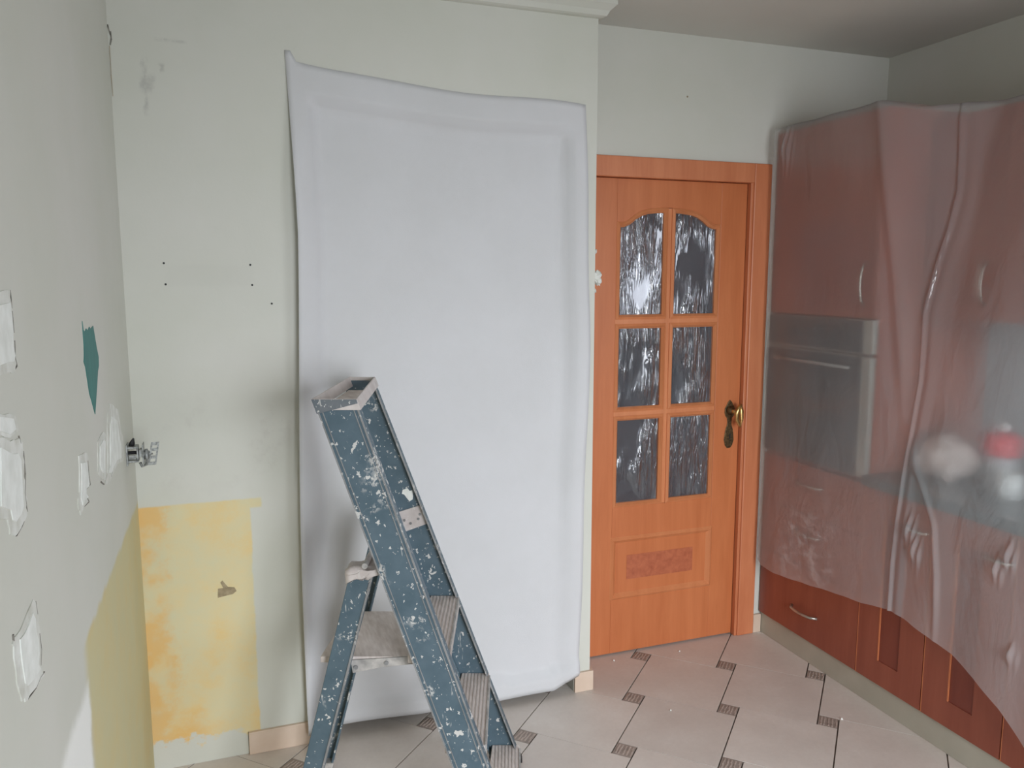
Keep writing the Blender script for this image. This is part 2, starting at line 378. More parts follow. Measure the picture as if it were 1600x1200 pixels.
# floor: screed with a pinwheel of large tiles and small ridged inserts
floor = struct('floor', bx(XL-.1, XR+.4, YR-.1, 4.7, -.12, -.009), 'floor_screed')
s_, t_ = .343, .070
e1 = Vector((.70711, -.70711)); e2 = Vector((.70711, .70711)); O = Vector((1.1205, 2.7915))
def tile_mesh(name, w, h, g1, g2, mat, ridges=False):
    m = MB(); m.box(g1, w-g1, g2, h-g2, -.009, 0)
    mats = [mat]
    if ridges:
        mats.append('accent_ridge')
        for k in range(5):
            q = .010+k*.0125
            zz = 0
            for j in range(3):                      # short wavy ridge
                y0 = .008+j*.018; dx = random.uniform(-.0025, .0025)
                m.box(q+dx, q+dx+.0045, y0, y0+.0165, 0, .0016, mi=1)
    me = bpy.data.meshes.new(name); me.from_pydata(m.v, [], m.f)
    for k in mats: me.materials.append(M[k])
    for p, i in zip(me.polygons, m.m): p.material_index = i
    return me
big = tile_mesh('tile', s_, s_, .0024, .0011, 'floor_tile'); small = [tile_mesh('accent_tile', t_, t_, .0024, .0011, 'accent_tile', True) for _ in range(3)]
v1 = e1*s_+e2*t_; v2 = e1*(-t_)+e2*s_
ang = math.atan2(e1.y, e1.x)
for i in range(-16, 17):
    for j in range(-16, 17):
        o2 = O+v1*i+v2*j
        for me, sz, q in ((big, s_, o2), (small[(i+j) % 3], t_, o2+e1*s_)):
            cs = [q, q+e1*sz, q+e2*sz, q+(e1+e2)*sz]
            cx = sum(c.x for c in cs)/4; cy = sum(c.y for c in cs)/4
            if not (XL-.25 < cx < 2.45 and .45 < cy < YD+.5): continue
            o = bpy.data.objects.new('tile' if me is big else 'accent_tile', me)
            o.location = (q.x, q.y, random.uniform(-.0006, 0)); o.rotation_euler = (0, 0, ang); COL.objects.link(o); o.parent = floor

# crown moulding round the top of the projecting wall
m = MB()
prof = [(0, 0), (.012, -.05), (.022, -.046), (.03, -.03), (.045, -.016), (.05, -.012), (.05, 0)]
def crown_pt(d, z, side):    # side 0: start at left corner, 1: outer corner, 2: far end
    if side == 0: return (XL, YB-d, ZC+z)
    if side == 1: return (XBOX+d, YB-d, ZC+z)
    return (XBOX+d, YD, ZC+z)
prof = [(0, -.052)]+prof[1:]+[(0, 0)]
for a in (0, 1):
    m.prism([crown_pt(d, z, a) for d, z in prof], [crown_pt(d, z, a+1) for d, z in prof])
struct('trim_1', m, 'wall_paint')

# skirting tiles
sk = struct('baseboard_back', bx(.016, .244, YB-.004, YB, 0, .078), 'floor_screed')
for a, b in ((.016, .245), (1.215, XBOX+.012)): obj('skirting_tile', bx(a+.001, b-.001, YB-.012, YB, 0, .079), 'skirting_tile', sk, bevel=.0015)
obj('skirting_tile', bx(XBOX, XBOX+.012, YB, YD, 0, .079), 'skirting_tile', sk, bevel=.0015)
struct('baseboard_far', bx(2.192, 2.232, YD-.012, YD, 0, .085), 'skirting_tile', bevel=.0015)

# ------------------------------------------------------------------ door
door = bpy.data.objects.new('door_1', None); link(door, None, (1.724, YD+.02, 0)); door['kind'] = 'structure'
# casing and jamb
m = MB(); x0, x1 = 1.288, 2.190; yf = YD-.016
m.box(2.105, x1, yf, YD, 0, 2.065); m.box(XBOX+.001, 2.105, yf, YD, 1.985, 2.065)
obj('door_casing', m, 'frame_wood', door, bevel=.004)
m = MB(); m.box(2.092, 2.105, YD-.010, YD+.10, 0, 1.998); m.box(1.33, 2.092, YD-.010, YD+.10, 1.985, 1.998); m.box(2.105, 2.155, YD+.001, YD+.1, 0, 2.03); m.box(XBOX+.001, 1.345, YD+.001, YD+.1, 0, 2.03)
m.box(1.345, 2.105, YD+.001, YD+.1, 1.9985, 2.034)
obj('door_jamb', m, 'frame_wood', door, bevel=.002)
yl0, yl1 = YD+.012, YD+.052
cx = 1.724
def arch(side):
    P = [(.241, 1.815), (.212, 1.813), (.190, 1.822), (.164, 1.842), (.135, 1.858), (.104, 1.867), (.05, 1.873), (.0, 1.875)]
    return [(cx+side*a, z) for a, z in P]
m = MB()
zL0, zL1, xa, xb = .008, 1.983, 1.352, 2.089
def slab(P, y0=yl0, y1=yl1, mm=None): (mm or m).prism([(a, y0, z) for a, z in P], [(a, y1, z) for a, z in P])
slab([(xa, zL0), (1.483, zL0), (1.483, zL1), (xa, zL1)])
slab([(1.965, zL0), (xb, zL0), (xb, zL1), (1.965, zL1)])
slab([(1.483, zL0), (1.965, zL0), (1.965, .250), (1.483, .250)])
slab([(1.483, .512), (1.965, .512), (1.965, .645), (1.483, .645)])
slab([(1.483, .250), (1.965, .250), (1.965, .512), (1.483, .512)], yl0+.006, yl1-.006)
al = arch(-1)+arch(1)[::-1][1:]
slab([(1.483, zL1)]+al+[(1.965, zL1)])
leaf = obj('leaf', m, 'door_wood', door, bevel=.0015)
# glazing bars
m = MB()
for zc in (1.418, 1.040): m.box(1.483, 1.965, yl0+.003, yl1-.003, zc-.009, zc+.009)
m.box(cx-.009, cx+.009, yl0+.004, yl1-.004, .645, 1.873)
obj('glazing_bar', m, 'door_wood_light', door)
rows = [(.645, 1.031), (1.049, 1.409)]
for side in (-1, 1):
    a, b = sorted((cx+side*.009, cx+side*.241))
    polys = [[(a, z0), (b, z0), (b, z1), (a, z1)] for z0, z1 in rows]
    top = arch(side)[:-1]+[(cx+side*.009, 1.874)]
    P = [(cx+side*.009, 1.427), (cx+side*.241, 1.427)]+top
    if side < 0: P = P[::-1]
    polys.append(P)
    for P in polys:
        P2 = offset_poly(P, .010); P3 = offset_poly(P, .019)
        mm = MB()
        mm.ring([(q, yl0, z) for q, z in P], [(q, yl0-.007, z) for q, z in P2], [(q, yl0+.02, z) for q, z in P], [(q, yl0+.02, z) for q, z in P2])
        mm.ring([(q, yl0-.007, z) for q, z in P2], [(q, yl0+.004, z) for q, z in P3], [(q, yl0+.019, z) for q, z in P2], [(q, yl0+.019, z) for q, z in P3])
        obj('glazing_bead', mm, 'door_wood_light', leaf)
        mm = MB(); slab(offset_poly(P, .014), yl0+.012, yl0+.017, mm)
        obj('glass_pane', mm, 'ribbed_glass', leaf)
# lower panel moulding and burl inlay
P = [(1.476, .244), (1.972, .244), (1.972, .518), (1.476, .518)]; P2 = offset_poly(P, .012); P3 = offset_poly(P, .028)
m = MB()
m.ring([(q, yl0, z) for q, z in P], [(q, yl0-.010, z) for q, z in P2], [(q, yl0+.01, z) for q, z in P], [(q, yl0+.01, z) for q, z in P2])
m.ring([(q, yl0-.010, z) for q, z in P2], [(q, yl0+.006, z) for q, z in P3], [(q, yl0+.01, z) for q, z in P2], [(q, yl0+.01, z) for q, z in P3])
obj('panel_moulding', m, 'door_wood_light', leaf)
obj('burl_inlay', bx(1.558, 1.880, yl0+.0050, yl0+.0062, .326, .432), 'burl_wood', leaf)
# handle
m = MB(); X0, Z0 = 2.040, .965
outl = [(0, .108), (.010, .098), (.016, .085), (.024, .072), (.026, .052), (.020, .036), (.012, .028), (.010, .010), (.012, -.006), (.018, -.020), (.022, -.045), (.025, -.068), (.018, -.092), (.008, -.104)]
P = outl+[(-a, z) for a, z in outl[::-1][:-1]]
P = [(X0+a, Z0+z) for a, z in P]
m.prism([(q, yl0-.004, z) for q, z in P], [(q, yl0, z) for q, z in P])
hd = obj('door_handle', m, 'bronze', door, bevel=.0015, label='aged bronze escutcheon plate')
m = MB(); m.lathe((0, 0, 0), [(.017, 0), (.019, .004), (.013, .010), (.010, .02)], 16)
m.v = [(X0+a, yl0-.004-c, Z0+.062+b) for a, b, c in m.v]; obj('rose', m, 'bronze', hd, smooth=True)
obj('keyhole', bx(X0+.001, X0+.007, yl0-.0047, yl0-.004, Z0-.062, Z0-.040), 'black', hd)
m = MB(); pth = [(X0, yl0-.01, Z0+.062), (X0+.001, yl0-.045, Z0+.060), (X0+.012, yl0-.052, Z0+.084), (X0+.002, yl0-.058, Z0+.066), (X0-.006, yl0-.062, Z0+.045), (X0-.001, yl0-.062, Z0+.020), (X0+.014, yl0-.058, Z0-.002)]
m.tube(pth[:2], .008); m.tube([(X0+.022, yl0-.050, Z0+.094), (X0+.006, yl0-.054, Z0+.080), (X0-.004, yl0-.057, Z0+.056), (X0-.001, yl0-.057, Z0+.030), (X0+.010, yl0-.056, Z0+.010), (X0+.018, yl0-.055, Z0-.006)], .006, 10, rs=[.005, .009, .010, .009, .007, .003])
m.tube([(X0+.022, yl0-.050, Z0+.094), (X0+.028, yl0-.046, Z0+.06), (X0+.027, yl0-.047, Z0+.03), (X0+.018, yl0-.055, Z0-.006)], .006, 8, rs=[.004, .011, .010, .003])
obj('lever', m, 'brass', hd, smooth=True, label='polished brass lever')

# ------------------------------------------------------------------ wall damage
def crack(parent, path, w=.003, wall='x', mat='dark_crack'):
    sq = .4 if wall == 'x' else 1.0        # cracks run mostly upright
    for k, ((a, z), (b, y)) in enumerate(zip(path, path[1:])):
        m = MB(); d = Vector(((b-a)*sq, y-z)).normalized(); wi = w*random.uniform(.5, 1.2)
        oy, oz = d.y*wi, -d.x*wi*sq
        q = [(a-oy, z-oz), (a+oy, z+oz), (b+oy*.7, y+oz*.7), (b-oy*.7, y-oz*.7)]
        if wall == 'x': m.prism([(XL, p, r) for p, r in q], [(XL+.0019, p, r) for p, r in q])
        else: m.prism([(p, YB, r) for p, r in q], [(p, YB-.0015, r) for p, r in q])
        obj('crack', m, mat, parent)
def patch(P, seed):
    # chipped filler: a thin irregular plate with broken edges
    random.seed(seed); Q = []
    for (a, z), (b, y) in zip(P, P[1:]+P[:1]):
        for k in range(3):
            f = k/3; Q.append((a+(b-a)*f+(random.uniform(-.0022, .0022) if k else 0)*3, z+(y-z)*f+(random.uniform(-.0022, .0022) if k else 0)))
    m = MB(); m.prism([(XL, a, z) for a, z in Q], [(XL+.0016, a, z) for a, z in Q])
    p = obj('plaster_patch', m, 'plaster', wall_left)
    cy = sum(a for a, z in Q)/len(Q); cz = sum(z for a, z in Q)/len(Q)
    Q2 = [(cy+(a-cy)*.66+random.uniform(-.0015, .0015), cz+(z-cz)*.72+random.uniform(-.0015, .0015)) for a, z in P]
    m = MB(); m.prism([(XL+.0014, a, z) for a, z in Q2], [(XL+.0030, a, z) for a, z in Q2]); obj('filler_layer', m, 'plaster_light', p)
patch([(1.1894, 1.5797), (1.2821, 1.5815), (1.2848, 1.5576), (1.286, 1.5398), (1.2797, 1.5001), (1.2882, 1.4814), (1.2729, 1.4695), (1.2245, 1.4723), (1.1549, 1.4729)], 31)
patch([(1.134, 1.4084), (1.2144, 1.3813), (1.2631, 1.3763), (1.2801, 1.3592), (1.2782, 1.3318), (1.2734, 1.2957), (1.2752, 1.2671), (1.2444, 1.2575), (1.1993, 1.255), (1.1751, 1.2652), (1.169, 1.2869), (1.1026, 1.3112)], 32)
patch([(1.2663, 1.1398), (1.286, 1.1241), (1.2841, 1.0954), (1.2946, 1.076), (1.2928, 1.0469), (1.2773, 1.0292), (1.297, 1.0095), (1.2235, 1.0219), (1.1791, 1.0291), (1.1622, 1.0443), (1.1486, 1.0871), (1.1472, 1.1232), (1.1481, 1.1359), (1.1845, 1.1289), (1.2243, 1.1349)], 33)
patch([(1.7125, 1.2558), (1.8082, 1.2407), (1.8157, 1.2203), (1.8183, 1.1885), (1.8188, 1.1707), (1.7698, 1.1737), (1.7572, 1.1637), (1.7897, 1.1444), (1.727, 1.1496), (1.6864, 1.1443), (1.6675, 1.1686), (1.6954, 1.199)], 34)
patch([(1.9597, 1.2351), (2.0449, 1.2411), (2.0918, 1.2247), (2.0536, 1.1707), (2.033, 1.1295), (1.9772, 1.146), (1.9314, 1.1759)], 35)
patch([(2.1309, 1.2568), (2.1825, 1.2884), (2.3438, 1.2469), (2.3704, 1.1899), (2.4068, 1.1474), (2.3933, 1.0961), (2.2594, 1.117), (2.1658, 1.1135), (2.0901, 1.1077), (2.0185, 1.1224), (2.0699, 1.1361)], 36)
patch([(1.153, 1.4302), (1.2524, 1.4097), (1.2634, 1.388), (1.216, 1.3862), (1.1447, 1.4048)], 37)
random.seed(3)
for P in (
    [(1.2821, 1.5815), (1.2842, 1.5559)],
    [(1.283, 1.5524), (1.2836, 1.5221)],
    [(1.2836, 1.5114), (1.2789, 1.4868), (1.2861, 1.4753), (1.2738, 1.4721)],
    [(1.2643, 1.3797), (1.2713, 1.3674)],
    [(1.2822, 1.3541), (1.2825, 1.3215), (1.2698, 1.2967), (1.2752, 1.2671)],
    [(1.2058, 1.253), (1.2363, 1.2562), (1.2528, 1.2596)],
    [(1.2801, 1.1314), (1.2851, 1.1098)],
    [(1.287, 1.0794), (1.2905, 1.0529), (1.2788, 1.0334)],
    [(1.2986, 1.0138), (1.2732, 1.0183), (1.2425, 1.017), (1.1931, 1.0254)],
    [(1.1489, 1.1382), (1.1492, 1.1292)],
    [(1.8092, 1.2244), (1.8106, 1.1904), (1.8194, 1.1719), (1.7703, 1.1749), (1.7572, 1.1637), (1.7892, 1.1432), (1.7345, 1.1488)],
    [(2.2125, 1.1291), (2.1585, 1.1233), (2.1291, 1.1141)],
    [(1.9648, 1.1416), (2.0089, 1.1247)],
):
    crack(wall_left, P, .0016 if P[0][0] < 1.5 else .0032)
crack(wall_back, [(-.269, 2.30), (-.268, 2.28), (-.272, 2.262)], .0022, 'y'); crack(wall_back, [(-.276, 2.318), (-.270, 2.29)], .0018, 'y')
crack(wall_back, [(-.274, 2.26), (-.2745, 2.18), (-.2735, 2.12)], .0007, 'y', 'grey_residue')
# teal brush stroke
m = MB(); outl = [(1.868, 1.508), (1.876, 1.489), (1.895, 1.484), (1.91, 1.490), (1.935, 1.484), (1.955, 1.491), (1.972, 1.486), (2.01, 1.490), (2.04, 1.440), (2.06, 1.415), (2.055, 1.395), (2.035, 1.385), (2.005, 1.352), (1.985, 1.332), (1.952, 1.298), (1.92, 1.330), (1.895, 1.352), (1.88, 1.385), (1.868, 1.412), (1.852, 1.424), (1.862, 1.438), (1.868, 1.46)]
m.prism([(XL, a, z) for a, z in outl], [(XL+.0012, a, z) for a, z in outl]); obj('brush_stroke', m, 'teal_paint', wall_left)
# screw holes, small nail holes
for x, z in ((-.163, 1.640), (.087, 1.636), (-.161, 1.576), (.090, 1.573), (.147, 1.514)):
    m = MB(); m.lathe((0, 0, 0), [(.0032, 0), (.0032, .001), (.002, .0012)], 10); m.v = [(x+a, YB-c, z+b) for a, b, c in m.v]
    obj('screw_hole', m, 'black', wall_back)
m = MB(); m.lathe((0, 0, 0), [(.004, 0), (.003, .002)], 8); m.v = [(1.78+a, YD-c, 2.31+b) for a, b, c in m.v]; obj('screw_hole', m, 'grey_residue', wall_far)
# arrow-shaped leftover glue mark
m = MB(); P = [(-.058, .562), (-.056, .592), (-.040, .592), (-.048, .612), (-.042, .618), (-.026, .594), (-.006, .590), (0, .577), (-.012, .568), (-.030, .566)]
m.prism([(a, YB, z) for a, z in P], [(a, YB-.0015, z) for a, z in P]); obj('glue_mark', m, 'grey_residue', wall_back)
# crumbling plaster lumps at the outer corner of the projecting wall
for k, (z, r, dx) in enumerate(((1.690, .010, .004), (1.60, .021, .010), (1.583, .014, .022), (1.548, .008, .008))):
    random.seed(20+k); m = MB(); pr = [(r*.3, -r*1.1), (r*.9, -r*.6), (r, 0), (r*.85, r*.6), (r*.3, r*1.0)]
    m.lathe((XBOX+dx, YB+.02, z), pr, 10); m.v = [tuple(Vector(q)+Vector((random.uniform(-1, 1), random.uniform(-1, 1), random.uniform(-1, 1)))*r*.25) for q in m.v]
    obj('plaster_lump', m, 'plaster', wall_back)

# old cabinet hinge left hanging at the corner
hg = thing('wall_bracket', 'old galvanised bracket with perforated strip sticking out of the wall corner', 'bracket', (XL, 2.50, 1.08))
m = MB(); m.box(XL, XL+.031, 2.46, 2.50, 1.074, 1.080); m.box(XL, XL+.031, 2.46, 2.50, 1.114, 1.120); m.box(XL, XL+.004, 2.455, 2.505, 1.066, 1.126); m.box(XL+.027, XL+.031, 2.46, 2.50, 1.080, 1.114); m.box(XL+.006, XL+.025, 2.458, 2.462, 1.084, 1.096)
obj('clamp', m, 'galvanised', hg, bevel=.001)
m = MB(); m.tube([(XL+.012, 2.48, 1.112), (XL+.015, 2.478, 1.128), (XL+.020, 2.475, 1.142)], .005, 8, rs=[.007, .008, .002]); m.tube([(XL+.004, 2.478, 1.100), (XL+.030, 2.476, 1.100)], .005, 12)
obj('plug', m, 'black', hg)
m = MB(); m.box(XL+.033, XL+.044, 2.462, 2.494, 1.088, 1.110); m.box(XL+.042, XL+.045, 2.455, 2.497, 1.065, 1.126); m.tube([(XL+.034, 2.478, 1.096), (XL+.055, 2.480, 1.092)], .0085, 12)
obj('arm', m, 'galvanised', hg, bevel=.001)
m = MB(); m.tube([(XL+.052, 2.470, 1.110), (XL+.053, 2.470, 1.085), (XL+.050, 2.470, 1.064), (XL+.038, 2.470, 1.060), (XL+.034, 2.470, 1.072)], .004, 8)
m.lathe((XL+.050, 2.478, 1.078), [(.004, 0), (.010, .003), (.010, .024), (.004, .028)], 12)
obj('hook', m, 'galvanised', hg, smooth=True)
# perforated strip: frame plus cross bars, slightly tilted
m = MB(); c0 = Vector((XL+.070, 2.475, 1.094))
def strp(x0, x1, z0, z1):
    tl_ = .18
    pts = [(a, b) for b in (z0, z1) for a in ()]
    q = [(x0, z0), (x1, z0), (x1, z1), (x0, z1)]
    q = [(c0.x+a+b*tl_, c0.z+b) for a, b in q]
    m.prism([(a, c0.y, b) for a, b in q], [(a, c0.y+.002, b) for a, b in q])
strp(-.011, -.006, -.033, .033); strp(.006, .011, -.033, .033)
for k in (-.033, -.015, .007, .024): strp(-.006, .006, k, k+.009)
obj('perforated_strip', m, 'galvanised', hg)
m = MB(); m.tube([(XL+.056, 2.476, 1.090), (XL+.068, 2.477, 1.094)], .003, 6); obj('pin', m, 'galvanised', hg)

# ------------------------------------------------------------------ fleece sheet hung on the projecting wall
def fleece():
    m = MB(); NU, NV = 60, 120
    def topz(u): return 2.272-.085*u**.6*(1-.25*u)+.010*math.sin(u*9)*(u)-.012*u
    for j in range(NV+1):
        v = j/NV
        for i in range(NU+1):
            u = i/NU
            zt = topz(u) if u > .02 else 2.292
            zb = .048-.030*u+.006*math.sin(u*9)+(.05*(u-.90)/.10 if u > .9 else 0)+(.012*math.exp(-((u-.5)/.06)**2))
            z = zt+(zb-zt)*v
            xl = .214+.006*math.sin(v*7)+.020*min(1, v*4)-.030*v
            xr = 1.236+.030*min(1, v*2.5)-.052*max(0, v-.35)+.003*math.sin(v*17)
            x = xl+(xr-xl)*u
            sm = lambda t: t*t*(3-2*t)
            cl = lambda t: min(1, max(0, t))
            ins = sm(cl((u-.035)/.05))*sm(cl((1-u)/.10))*sm(cl((v-.026)/.020))
            ins = sm(cl((u-.045)/.045))*sm(cl((1-u-.03)/.07))*sm(cl((v-.036)/.022))
            d = .0015+.0065*cl(v*7)
            d += .030*(1-sm(cl(u/.05)))*sm(cl((v-.02)*5))    # left edge lifts off the wall
            d -= .040*ins*(1-.55*sm(cl((v-.3)/.6)))          # sags into the opening behind
            n = mnoise.noise(Vector((x*2.2, z*1.2, 1.3)))*.006+mnoise.noise(Vector((x*9, z*2, 4)))*.0012
            d += n*cl(v*10)*ins+.0012*math.sin(x*46+2*math.sin(z*3))*cl(1-v/.05)
            q = cl((v-.965)/.035); d += .016*math.sin(q*math.pi)
            m.v.append((x, YB-(max(.0135, d+.008) if z < .10 else (d if ins > .3 else max(.002, d))), z))
    for j in range(NV):
        for i in range(NU):
            a = j*(NU+1)+i; m.f.append([a, a+1, a+NU+2, a+NU+1]); m.m.append(0)
    return m
fl = obj('hanging_sheet', fleece(), 'fleece', None, (.72, YB-.05, .02), smooth=True)
tag(fl, 'tall white fleece sheet taped flat over the wall left of the door', 'dust sheet')
so = fl.modifiers.new('thick', 'SOLIDIFY'); so.thickness = .0012; so.offset = 0

# ------------------------------------------------------------------ kitchen
XF, XU = 2.222, 2.43      # fronts of the base and of the wall units
YT0, YT1 = 2.283, 2.874   # tall oven unit
def front(name, parent, y0, y1, z0, z1, xf=XF, recess=None, mat='cabinet_wood', th=.019):
    g_ = .0015
    o = obj(name, bx(xf, xf+th, y0+g_, y1-g_, z0+g_, z1-g_), mat, parent, bevel=.0015)
    return o
def bar_handle(parent, c, length, vertical, xf=XF):
    m = MB(); n = 9; P = []
    for k in range(n):
        t = -1+2*k/(n-1); d = .028*(1-t*t)**.5+.002 if abs(t) < 1 else 0
        P.append((xf-d, c[0]+(0 if vertical else t*length/2), c[1]+(t*length/2 if vertical else 0)))
    m.tube(P, .0055, 8); return obj('handle', m, 'nickel', parent, smooth=True)
tall = thing('tall_cabinet', 'tall dark reddish brown oven cabinet in the corner beside the door, under film', 'cabinet', (2.5, (YT0+YT1)/2, 0))
m = MB(); xk = XF+.02
m.box(xk, XR-.002, YT0, YT0+.018, .097, 2.19); m.box(xk, XR-.002, YT1-.018, YT1, .097, 2.19)
m.box(xk, XR-.002, YT0+.018, YT1-.018, 2.172, 2.19); m.box(XR-.02, XR-.002, YT0+.018, YT1-.018, .097, 2.172)
for z in (.097, .835, 1.443): m.box(xk, XR-.02, YT0+.018, YT1-.018, z, z+.016)
obj('carcass', m, 'cabinet_wood', tall)
d = front('door', tall, YT0, YT1, 1.447, 2.19); bar_handle(d, (2.338, 1.573), .16, True)
for z0, z1, hz in ((.097, .405, .215), (.405, .63, .55), (.63, .835, .757)):
    d = front('drawer', tall, YT0, YT1, z0, z1); bar_handle(d, (2.578, hz), .155, False)
ov = thing('oven', 'built-in steel oven with dark glass door in the tall cabinet', 'oven', (XF, (YT0+YT1)/2, .852))
y0, y1 = YT0+.02, YT1-.02
obj('oven_body', bx(XF+.022, XR-.1, y0, y1, .853, 1.441), 'steel', ov)
pn = obj('control_panel', bx(XF-.002, XF+.022, y0-.016, y1+.016, 1.316, 1.441), 'steel_pale', ov, bevel=.002)
obj('display', bx(XF-.004, XF-.002, y0+.030, y1+.016, 1.320, 1.438), 'oven_glass', pn)
for yy in (2.43, 2.72):
    m = MB(); m.lathe((0, 0, 0), [(.016, 0), (.018, .004), (.015, .018), (.012, .020)], 16); m.v = [(XF-.004-c, yy+a, 1.378+b) for a, b, c in m.v]
    obj('knob', m, 'black', pn, smooth=True)
od = obj('oven_door', bx(XF-.004, XF+.022, y0-.016, y1+.016, .853, 1.306), 'steel_pale', ov, bevel=.003)
obj('oven_window', bx(XF-.006, XF-.004, y0+.030, y1+.016, .856, 1.302), 'oven_glass', od)
m = MB(); m.tube([(XF-.034, y0+.06, 1.262), (XF-.034, y1-.06, 1.262)], .008, 10)
for yy in (y0+.08, y1-.08): m.tube([(XF-.034, yy, 1.262), (XF-.006, yy, 1.262)], .006, 8)
obj('handle', m, 'steel', od, smooth=True)
# base units of 0.306 m, each door with a recessed centre panel
def base_unit():
    e = thing('base_cabinet', '', 'cabinet', (XF+.25, 0, .097), 'base cabinets under the dark worktop')
    m = MB(); a, b = -.1525, .1525
    m.box(xk, XR-.002, a, a+.016, .097, .832); m.box(xk, XR-.002, b-.016, b, .097, .832); m.box(xk, XR-.002, a+.016, b-.016, .097, .113); m.box(XR-.012, XR-.002, a+.016, b-.016, .113, .832)
    m.box(xk, xk+.08, a+.016, b-.016, .816, .832)
    obj('carcass', m, 'cabinet_wood', e)
    # door frame with recess: far stile .105 wide, recessed panel .095, near stile .105
    m = MB(); q0, q1 = b-.105, b-.200
    m.box(XF, XF+.019, q0, b-.0015, .0985, .830); m.box(XF, XF+.019, a+.0015, q1, .0985, .830)
    m.box(XF, XF+.019, q1, q0, .0985, .190); m.box(XF, XF+.019, q1, q0, .735, .830)
    d = obj('door', m, 'cabinet_wood', e)
    obj('door_panel', bx(XF+.003, XF+.016, q1, q0, .190, .735), 'cabinet_panel_wood', d)
    m = MB(); m.box(XF-.0010, XF+.003, q0-.0035, q0+.001, .190, .735); m.box(XF-.0005, XF+.001, b-.0045, b-.0015, .0985, .83)
    obj('lit_edge_strip', m, 'cabinet_edge_glint', d)  # light caught on the relief edges, put into a lighter wood colour
    bar_handle(d, (a+.05, .735), .10, False)
    return e
def upper_unit():
    e = thing('wall_cabinet', '', 'cabinet', (XU+.15, 0, 1.445), 'wall cabinets above the worktop')
    m = MB(); a, b = -.306, .306
    m.box(XU+.02, XR-.002, a, a+.016, 1.445, 2.155); m.box(XU+.02, XR-.002, b-.016, b, 1.445, 2.155); m.box(XU+.02, XR-.002, a+.016, b-.016, 1.445, 1.461); m.box(XU+.02, XR-.002, a+.016, b-.016, 2.139, 2.155)
    m.box(XR-.012, XR-.002, a+.016, b-.016, 1.461, 2.139)
    obj('carcass', m, 'cabinet_wood', e)
    for s in (-1, 1):
        p, q = sorted((0, s*.306)); d = front('door', e, p, q, 1.445, 2.155, XU); bar_handle(d, (.04 if s > 0 else -.266, 1.575), .15, True, XU)
    return e
def dup(root, dy):
    r = root.copy(); COL.objects.link(r); r.location.y += dy
    for ch in list(root.children):
        c = ch.copy(); COL.objects.link(c); c.parent = r
        for gch in ch.children:
            d = gch.copy(); COL.objects.link(d); d.parent = c
    return r
bu = base_unit(); uu = upper_unit()
bl = ['dark red base cabinet touching the tall oven cabinet', 'dark red base cabinet, second from the tall oven cabinet', 'dark red base cabinet, third from the tall oven cabinet', 'dark red base cabinet, fourth from the tall oven cabinet']
for k in range(4):
    o = bu if k == 0 else dup(bu, 0)
    o.location.y = YT0-.1525-.306*k; o['label'] = bl[k]
ul = ['reddish brown wall cabinet touching the tall oven cabinet', 'reddish brown wall cabinet, second from the tall oven cabinet']
for k in range(2):
    o = uu if k == 0 else dup(uu, 0)
    o.location.y = YT0-.307-.613*k; o['label'] = ul[k]
YE = YT0-.306*4
tag(obj('plinth', bx(XF+.012, XF+.03, YE, YT1, 0, .0965), 'kick_grey', None, (XF+.02, 1.6, 0), bevel=.001), 'long grey plinth board under the dark red cabinets', 'plinth')
tag(obj('worktop', bx(XF-.022, XR-.001, YE, YT0-.001, .833, .872), 'counter_stone', None, (2.5, 1.6, .833), bevel=.004), 'dark speckled stone worktop on the base cabinets', 'worktop')
struct('trim_2', bx(XR-.008, XR-.001, YE, YT0-.001, .873, 1.443), 'backsplash')
# things on the worktop
def crumple(name, c, sx, sy, sz, seed, mat, amp=.3):
    bm = bmesh.new(); bmesh.ops.create_icosphere(bm, subdivisions=4, radius=1)
    for v in bm.verts:
        n = mnoise.noise(v.co*1.9+Vector((seed, 0, 0)))*amp+mnoise.noise(v.co*5+Vector((seed, 3, 0)))*amp*.35
        p = v.co*(1+n); v.co = Vector((p.x*sx, p.y*sy, max(-.72, p.z)*sz+.72*sz))
    me = bpy.data.meshes.new(name); bm.to_mesh(me); bm.free(); me.materials.append(M[mat])
    for p in me.polygons: p.use_smooth = True
    o = bpy.data.objects.new(name, me); link(o, None, c); return o
tag(crumple('paper_bag', (2.50, 2.145, .873), .11, .112, .085, 1.7, 'bag_paper'), 'pale crumpled paper bag on the worktop behind the film', 'bag')
k = thing('storage_jar', 'grey jar with red lid standing on the worktop', 'jar', (2.52, 1.975, .872))
m = MB(); m.lathe((2.52, 1.975, .872), [(.045, 0), (.052, .01), (.052, .10), (.046, .115)], 24); obj('jar_body', m, 'backsplash', k, smooth=True)
m = MB(); m.lathe((2.52, 1.975, .987), [(.057, 0), (.060, .008), (.058, .065), (.04, .078), (.012, .082)], 24); obj('lid', m, 'red_plastic', k, smooth=True, label='red lid')
m = MB(); m.lathe((2.52, 1.975, 1.069), [(.010, 0), (.017, .012), (.016, .024), (.006, .032)], 16); obj('knob', m, 'white_ceramic', k, smooth=True)
k = thing('mug', 'pale mug standing nearest the right edge on the worktop', 'mug', (2.42, 1.86, .872))
m = MB(); m.lathe((2.42, 1.86, .872), [(.030, 0), (.038, .006), (.040, .09), (.037, .09), (.034, .012), (.01, .01)], 24); obj('mug_body', m, 'white_ceramic', k, smooth=True)
m = MB(); m.tube([(2.384, 1.85, .945), (2.362, 1.845, .94), (2.356, 1.843, .915), (2.366, 1.846, .893), (2.385, 1.85, .888)], .005, 8); obj('handle', m, 'white_ceramic', k, smooth=True)

